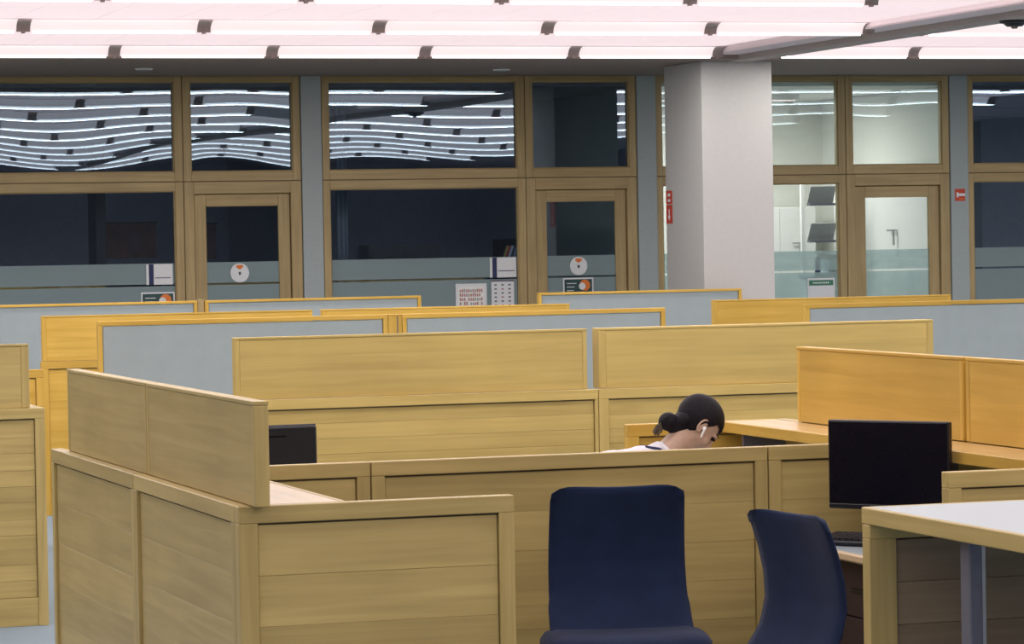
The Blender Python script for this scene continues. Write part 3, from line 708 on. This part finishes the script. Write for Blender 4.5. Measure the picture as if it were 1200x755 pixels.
def seat_mesh():
    bm = bmesh.new(); n, mm = 40, 8
    rings = []
    def rr(a, s):   # super-ellipse outline
        c, q = math.cos(a), math.sin(a); e = .55
        return (.292*s*math.copysign(abs(c)**e, c), .24*s*math.copysign(abs(q)**e, q))
    lev = [(.0, .43, 0), (.86, .43, 0), (.97, .44, 0), (1.0, .465, 0), (.99, .495, 0), (.94, .515, 0), (.8, .526, 0), (.5, .524, 0), (.0, .520, 0)]
    for s, z, _ in lev:
        rings.append([bm.verts.new((rr(2*math.pi*k/n, max(s, .001))[0], rr(2*math.pi*k/n, max(s, .001))[1]-.20, z - (.02*(max(0, -math.sin(2*math.pi*k/n))*s)**3))) for k in range(n)])
    for a, b in zip(rings, rings[1:]):
        for k in range(n): bm.faces.new((a[k], a[(k+1) % n], b[(k+1) % n], b[k]))
    bmesh.ops.recalc_face_normals(bm, faces=bm.faces)
    return to_mesh(bm, M['chair'], 'seat', True)
def make_chair(label, x, y, rz, group=None):
    t = thing('office_chair', label, 'chair', (x, y, 0), rz, group)
    link('backrest', shell_mesh(True, M['chair']), t)
    link('seat', seat_mesh(), t)
    bm = bmesh.new(); bm_cyl(bm, (0, -.2, .10), (0, -.2, .28), .028); bm_cyl(bm, (0, -.2, .26), (0, -.2, .40), .018); link('gas_column', to_mesh(bm, M['black'], smooth=False), t)
    box('seat_plate', -.11, .11, -.32, .02, .38, .432, 'black', t, .006)
    bm = bmesh.new(); bm_cyl(bm, (0, 0, .37), (0, .06, .42), .022); bm_cyl(bm, (0, .06, .42), (0, .085, .62), .02); link('back_support', to_mesh(bm, M['black']), t)
    for k in range(5):
        a = 2*math.pi*k/5+.3; c, s = math.cos(a), math.sin(a)
        bm = bmesh.new(); bm_cyl(bm, (0, -.2, .115), (.29*c, .29*s-.2, .075), .028, .016, 10); leg = link('base_leg', to_mesh(bm, M['chrome']), t)
        bm = bmesh.new(); bm_cyl(bm, (.29*c-.02*s, .29*s-.2+.02*c, .027), (.29*c+.02*s, .29*s-.2-.02*c, .027), .027, seg=16); bm_cyl(bm, (.29*c, .29*s-.2, .03), (.29*c, .29*s-.2, .08), .007, seg=8)
        link('caster', to_mesh(bm, M['black']), leg)
    return t
ch = make_chair('navy fabric office chair at the centre, facing the camera', 3.865, 10.72, math.radians(-13))
dup(ch, (3.98, 9.37, 0), math.radians(-82), 'navy fabric office chair turned sideways between the centre chair and the counter')
ch3 = dup(ch, (4.14, 12.15, -.08), math.radians(90), 'navy office chair under the seated person')

# ------------------------------------------------------------------ monitors, keyboard
def big_monitor(x, y, z, ang):
    t = thing('monitor', 'large black desktop monitor on the desk at right', 'monitor', (x, y, z), ang)
    W2 = .25
    box('screen_frame', -W2, W2, -.012, .018, .125, .452, 'black', t, .004)
    box('screen_panel', -W2+.006, W2-.006, -.0145, -.011, .148, .446, 'screen', t, .001)
    box('lower_bezel', -W2+.004, W2-.004, -.017, -.011, .128, .144, 'black', t, .002)
    box('rear_housing', -.17, .17, .018, .05, .18, .40, 'black', t, .012)
    box('neck', -.03, .03, .045, .062, .01, .30, 'black', t, .004); box('foot', -.13, .13, .02, .15, 0, .014, 'black', t, .005)
    return t
big_monitor(4.985, 10.885, .741, math.atan2(-.818, .574)+.02)
t = thing('monitor', 'small black monitor seen from behind beyond the left screen', 'monitor', (3.0, 12.50, .7415), math.radians(4))
box('rear_shell', -.25, .25, -.03, .0, .10, .418, 'black', t, .008); box('screen_frame', -.255, .255, 0, .015, .095, .422, 'black', t, .003)
box('vent_slot', -.16, .12, -.033, -.029, .375, .382, 'screen', t, 0); box('neck', -.03, .03, -.06, -.03, .01, .26, 'black', t); box('foot', -.12, .12, -.12, .08, 0, .014, 'black', t)
t = thing('keyboard', 'black keyboard lying on the desk in front of the large monitor', 'keyboard', (4.922, 10.862, .7495), math.atan2(-.818, .574)+.02)
t.rotation_euler[0] = .11
box('keyboard_base', -.21, .21, -.07, .07, 0, .018, 'black', t, .005)
bm = bmesh.new()
for r in range(5):
    for c in range(15): bm_box(bm, -.2+c*.0267, -.2+c*.0267+.022, -.06+r*.024, -.06+r*.024+.020, .018, .027)
k = link('keys', to_mesh(bm, M['keys']), t)
for q in (-.17, .17): box('tilt_foot', q-.02, q+.02, .045, .065, -.012, .002, 'black', t)
# ------------------------------------------------------------------ seated person
P0 = Vector((4.14, 12.15, 0))
person = thing('person', 'person with dark hair in a bun and a white shirt, head bowed over a desk', 'person', P0)
def L_(x, y, z): return Vector((x-P0.x, y, z))      # world x,z ; y relative
HC_ = L_(4.735, 0, 1.128)
pa = math.radians(52)
fwv = Vector((math.cos(pa), 0, -math.sin(pa))); upv = Vector((math.sin(pa), 0, math.cos(pa))); sdv = Vector((0, 1, 0))
HROT = Matrix((fwv, sdv, upv)).transposed()
def H(a, b, c): return HC_ + fwv*a + sdv*b + upv*c
bm = bmesh.new()
# trunk, neck
bm_chain(bm, [(L_(4.13, 0, .56), .135), (L_(4.17, 0, .68), .125), (L_(4.26, 0, .80), .130), (L_(4.38, 0, .89), .125), (L_(4.50, 0, .945), .085)], 20)
bm_chain(bm, [(L_(4.52, -.13, .93), .055), (L_(4.53, 0, .955), .065), (L_(4.52, .13, .93), .055)])
bm_chain(bm, [(L_(4.53, 0, .96), .058), (L_(4.60, 0, 1.015), .054), (L_(4.67, 0, 1.075), .056)], 20)
for s in (-1, 1):
    bm_chain(bm, [(L_(4.52, s*.165, .925), .055), (L_(4.62, s*.21, .84), .045), (L_(4.74, s*.24, .785), .040)])           # upper arm
    bm_chain(bm, [(L_(4.74, s*.24, .785), .038), (L_(4.88, s*.16, .775), .030), (L_(4.97, s*.10, .772), .024)])             # forearm
    hb = L_(4.99, s*.09, .768)
    bm_chain(bm, [(hb, .022), (hb+Vector((.04, -s*.012, 0)), .024)]); bm_chain(bm, [(hb+Vector((.01, s*.015, 0)), .018), (hb+Vector((.05, s*.02, 0)), .018)])
    for k, ln in enumerate((.058, .070, .066, .052)):
        b0 = hb+Vector((.055, s*(.028-.019*k), .0)); b1 = b0+Vector((ln*.5, 0, .008)); b2 = b0+Vector((ln, 0, -.006))
        bm_chain(bm, [(b0, .0095), (b1, .0085), (b2, .0075)], 10)
    b0 = hb+Vector((.015, -s*.028, 0)); bm_chain(bm, [(b0, .012), (b0+Vector((.03, -s*.022, 0)), .010), (b0+Vector((.055, -s*.028, -.003)), .009)], 10)
    bm_chain(bm, [(L_(4.14, s*.09, .53), .095), (L_(4.38, s*.11, .545), .080), (L_(4.58, s*.12, .54), .062)])              # thigh
    bm_chain(bm, [(L_(4.58, s*.12, .54), .060), (L_(4.57, s*.12, .36), .055), (L_(4.58, s*.12, .10), .038)])
    bm_chain(bm, [(L_(4.57, s*.12, .06), .042), (L_(4.68, s*.13, .045), .038), (L_(4.76, s*.135, .04), .030)])
# head
bm_ell(bm, H(-.012, 0, .02), (.092, .071, .082), HROT)
bm_ell(bm, H(.022, 0, -.03), (.064, .060, .075), HROT)
bm_ell(bm, H(.040, 0, -.078), (.040, .040, .030), HROT); bm_ell(bm, H(.062, 0, -.098), (.020, .022, .017), HROT)
for s in (-1, 1):
    bm_ell(bm, H(.052, s*.036, -.035), (.024, .024, .024), HROT)     # cheek
    bm_ell(bm, H(.074, s*.030, .012), (.014, .024, .008), HROT)      # brow
    bm_ell(bm, H(-.002, s*.071, -.012), (.015, .007, .026), Matrix.Rotation(0, 3, 'X') @ HROT)  # ear base
bm_chain(bm, [(H(.080, 0, .008), .009), (H(.094, 0, -.018), .011), (H(.099, 0, -.036), .013)]); 
for s in (-1, 1): bm_ell(bm, H(.090, s*.010, -.040), (.010, .008, .007), HROT)
bm_ell(bm, H(.082, 0, -.062), (.012, .023, .006), HROT); bm_ell(bm, H(.079, 0, -.072), (.012, .020, .006), HROT)
lumpy(bm, 'body', M['skin'], person, .0045, 3, .5)
# ears in detail
for s in (-1, 1):
    bm = bmesh.new(); n = 16
    pts = []
    for k in range(n+1):
        a = -2.0+4.4*k/n
        pts.append((H(-.006-.016*math.cos(a), s*(.076+.004*math.cos(a)), -.010+.028*math.sin(a)), .0040 if k < n-2 else .003))
    bm_chain(bm, pts, 8)
    bm_ell(bm, H(-.004, s*.073, -.034), (.008, .005, .008), HROT); bm_ell(bm, H(-.004, s*.072, -.006), (.011, .003, .020), HROT)
    link('ear', to_mesh(bm, M['skin'], smooth=True), person)
    bm = bmesh.new(); bm_ell(bm, H(.006, s*.080, -.014), (.008, .006, .009), HROT); bm_chain(bm, [(H(.008, s*.083, -.016), .0045), (H(.022, s*.083, -.046), .0038)], 10)
    if s < 0: link('earbud', to_mesh(bm, M['earbud'], smooth=True), person)
    else: bm.free()
    bm = bmesh.new(); bm_ell(bm, H(.074, s*.030, .0), (.011, .012, .008), HROT); bm_chain(bm, [(H(.083, s*.020, .001), .003), (H(.086, s*.031, .002), .0035), (H(.078, s*.042, .0), .003)], 8)
    e = link('eyelashes', to_mesh(bm, M['hair'], smooth=True), person)
    bm = bmesh.new(); bm_chain(bm, [(H(.084, s*.014, .018), .0035), (H(.086, s*.028, .022), .0035), (H(.072, s*.048, .018), .003)], 8); link('eyebrow', to_mesh(bm, M['hair'], smooth=True), person)
# hair cap: a scalp shell following the hairline, combed back to the bun
bm = bmesh.new()
U, V = 72, 48
hv = {}
BUNC = H(-.112, 0, .052)
for i in range(U):
    for j in range(V+1):
        th = 2*math.pi*i/U; ph = math.pi*j/V
        d = Vector((math.cos(th)*math.sin(ph), math.sin(th)*math.sin(ph), math.cos(ph)))
        rip = .0022*math.sin(34*math.atan2(d.y, d.z+.3))*(1-abs(d.x))
        r = 1+rip/.09
        hv[i, j] = (d, Vector((-.012+d.x*.1035*r, d.y*.081*r, .022+d.z*.094*r)))
def keep(p):
    a, b, c = p
    if a > .045: lim = .050 - (a-.045)*.2 + .10*max(0, .03-abs(b))*0
    elif a > .008: lim = .050 - (.045-a)*1.45          # temple line
    elif a > -.014: lim = .012 - max(0, .002-a)*5.5     # above and behind the ear
    else: lim = -.076
    return c > lim
vm = {}
def gv(i, j):
    i %= U
    if (i, j) not in vm: p = hv[i, j][1]; vm[i, j] = bm.verts.new(H(p.x, p.y, p.z))
    return vm[i, j]
for i in range(U):
    for j in range(V):
        c = (hv[i, j][1]+hv[(i+1) % U, j][1]+hv[i, j+1][1]+hv[(i+1) % U, j+1][1])/4
        if keep(c):
            vs = []
            for q in ((i, j), (i, j+1), (i+1, j+1), (i+1, j)):
                v_ = gv(*q)
                if v_ not in vs: vs.append(v_)
            if len(vs) > 2:
                try: bm.faces.new(vs)
                except ValueError: pass
bmesh.ops.remove_doubles(bm, verts=bm.verts[:], dist=.0004)
hair = link('hair', to_mesh(bm, M['hair'], smooth=True), person)
so = hair.modifiers.new('thick', 'SOLIDIFY'); so.thickness = .012; so.offset = -1
ss = hair.modifiers.new('soft', 'SMOOTH'); ss.iterations = 6; ss.factor = .5
# bun with swirl
bm = bmesh.new(); bc = L_(4.606, 0, 1.143)
for k in range(26):
    a = k*.62; rr = .020; bm_ell(bm, bc+Vector((.010*math.cos(a), .020*math.sin(a*1.3), .016*math.sin(a))), (.022, .020, .014), Euler((a, a*.7, 0)).to_matrix(), 12, 8)
bm_ell(bm, bc, (.040, .040, .038)); bm_ell(bm, H(-.058, 0, -.035), (.036, .058, .055), HROT); bm_chain(bm, [(bc, .03), (bc+Vector((.03, 0, -.020)), .037), (bc+Vector((.055, 0, -.03)), .042)])
bm_chain(bm, [(bc+Vector((.01, -.01, -.02)), .014), (bc+Vector((.030, -.02, -.045)), .012), (bc+Vector((.045, -.03, -.060)), .006)])
lumpy(bm, 'hair_bun', M['hair'], person, .004, 3, .4)
bm = bmesh.new(); rnd = random.Random(3)
for k in range(34):
    o = Vector((rnd.uniform(-.006, .006), rnd.uniform(-.012, .012), rnd.uniform(-.006, .006)))
    sp = rnd.uniform(-.008, .012)
    p = [bc+Vector((-.024, 0, -.002))+o, bc+Vector((-.040, 0, -.016))+o*1.3+Vector((sp*.4, 0, 0)), bc+Vector((-.052, 0, -.034))+o*1.6+Vector((sp, 0, rnd.uniform(-.004, .004))), bc+Vector((-.053+sp*1.2, rnd.uniform(-.01, .01), -.052+rnd.uniform(-.008, .010)))]
    bm_chain(bm, [(q, r) for q, r in zip(p, (.0028, .0024, .0018, .0008))], 6)
link('hair_ends', to_mesh(bm, M['hairtip'], smooth=True), person)
# clothing
bm = bmesh.new()
bm_chain(bm, [(L_(4.13, 0, .57), .150), (L_(4.17, 0, .68), .142), (L_(4.25, 0, .80), .148), (L_(4.37, 0, .90), .140), (L_(4.49, 0, .955), .098)], 24)
bm_chain(bm, [(L_(4.50, -.14, .935), .072), (L_(4.52, 0, .965), .084), (L_(4.50, .14, .935), .072)])
bm_chain(bm, [(L_(4.52, 0, .965), .075), (L_(4.565, 0, 1.0), .066)])
for s in (-1, 1): bm_chain(bm, [(L_(4.52, s*.165, .925), .070), (L_(4.62, s*.21, .84), .060), (L_(4.70, s*.23, .80), .056)])
for s in (-1, 1): bm_chain(bm, [(L_(4.70, s*.23, .80), .052), (L_(4.76, s*.24, .79), .05), (L_(4.90, s*.15, .785), .04)])
lumpy(bm, 'shirt', M['shirt'], person, .008, 4, .5)
def ring(name, c, ax, r, tr, mat, sq=1):
    bm = bmesh.new(); q = Vector(ax).to_track_quat('Z', 'Y').to_matrix(); n = 40; pts = []
    for k in range(n+1):
        a = 2*math.pi*k/n; pts.append((c+q @ Vector((r*math.cos(a), r*sq*math.sin(a), 0)), tr))
    bm_chain(bm, pts, 8); return link(name, to_mesh(bm, M[mat], smooth=True), person)
nax = Vector((.07, 0, .055)).normalized()
ring('collar', L_(4.600, 0, 1.004), nax, .064, .012, 'shirt')
ring('collar_stripe', L_(4.588, 0, .993), nax, .072, .006, 'navy')
for s in (-1, 1):
    bm = bmesh.new(); bm_chain(bm, [(L_(4.50, s*.03, 1.048), .005), (L_(4.545, s*.055, 1.040), .005), (L_(4.57, s*.09, 1.01), .005)], 8); link('shirt_stripe', to_mesh(bm, M['navy'], smooth=True), person)
bm = bmesh.new()
bm_chain(bm, [(L_(4.13, -.03, .55), .150), (L_(4.13, .03, .55), .150)], 20)
for s in (-1, 1):
    bm_chain(bm, [(L_(4.14, s*.09, .54), .105), (L_(4.38, s*.11, .55), .092), (L_(4.585, s*.12, .545), .074)])
    bm_chain(bm, [(L_(4.585, s*.12, .545), .072), (L_(4.575, s*.12, .36), .068), (L_(4.58, s*.12, .11), .055)])
lumpy(bm, 'trousers', M['jeans'], person, .010, 4, .5)
for s in (-1, 1):
    bm = bmesh.new(); bm_chain(bm, [(L_(4.56, s*.12, .055), .050), (L_(4.66, s*.13, .050), .045), (L_(4.77, s*.135, .042), .038)])
    for v in bm.verts: v.co.z = max(v.co.z, .0)
    link('shoe', to_mesh(bm, M['black'], smooth=True), person)

# repeats of one kind carry a shared group phrase
PHR = {'wood_partition': 'low wooden partitions between the desks', 'fabric_partition': 'grey fabric back panels in the far rows',
       'desk_screen': 'wooden screens standing on the partitions', 'office_chair': 'navy office chairs', 'partition_shelf': 'shelves along the partition spines',
       'desk': 'grey-topped desks', 'monitor': 'black desktop monitors', 'door_sticker': 'round stickers on the glazed doors',
       'nameplate': 'nameplates on the office windows', 'safety_sign': 'dark green signs on the office glass',
       'recessed_downlight': 'small downlights in the soffit', 'wood_post': 'posts between fabric panels', 'pinboard': 'pinboards in the dark offices'}
for o in COL.objects:
    k = o.name.split('.')[0]
    if o.parent is None and 'category' in o and 'group' not in o and k in PHR: o['group'] = PHR[k]
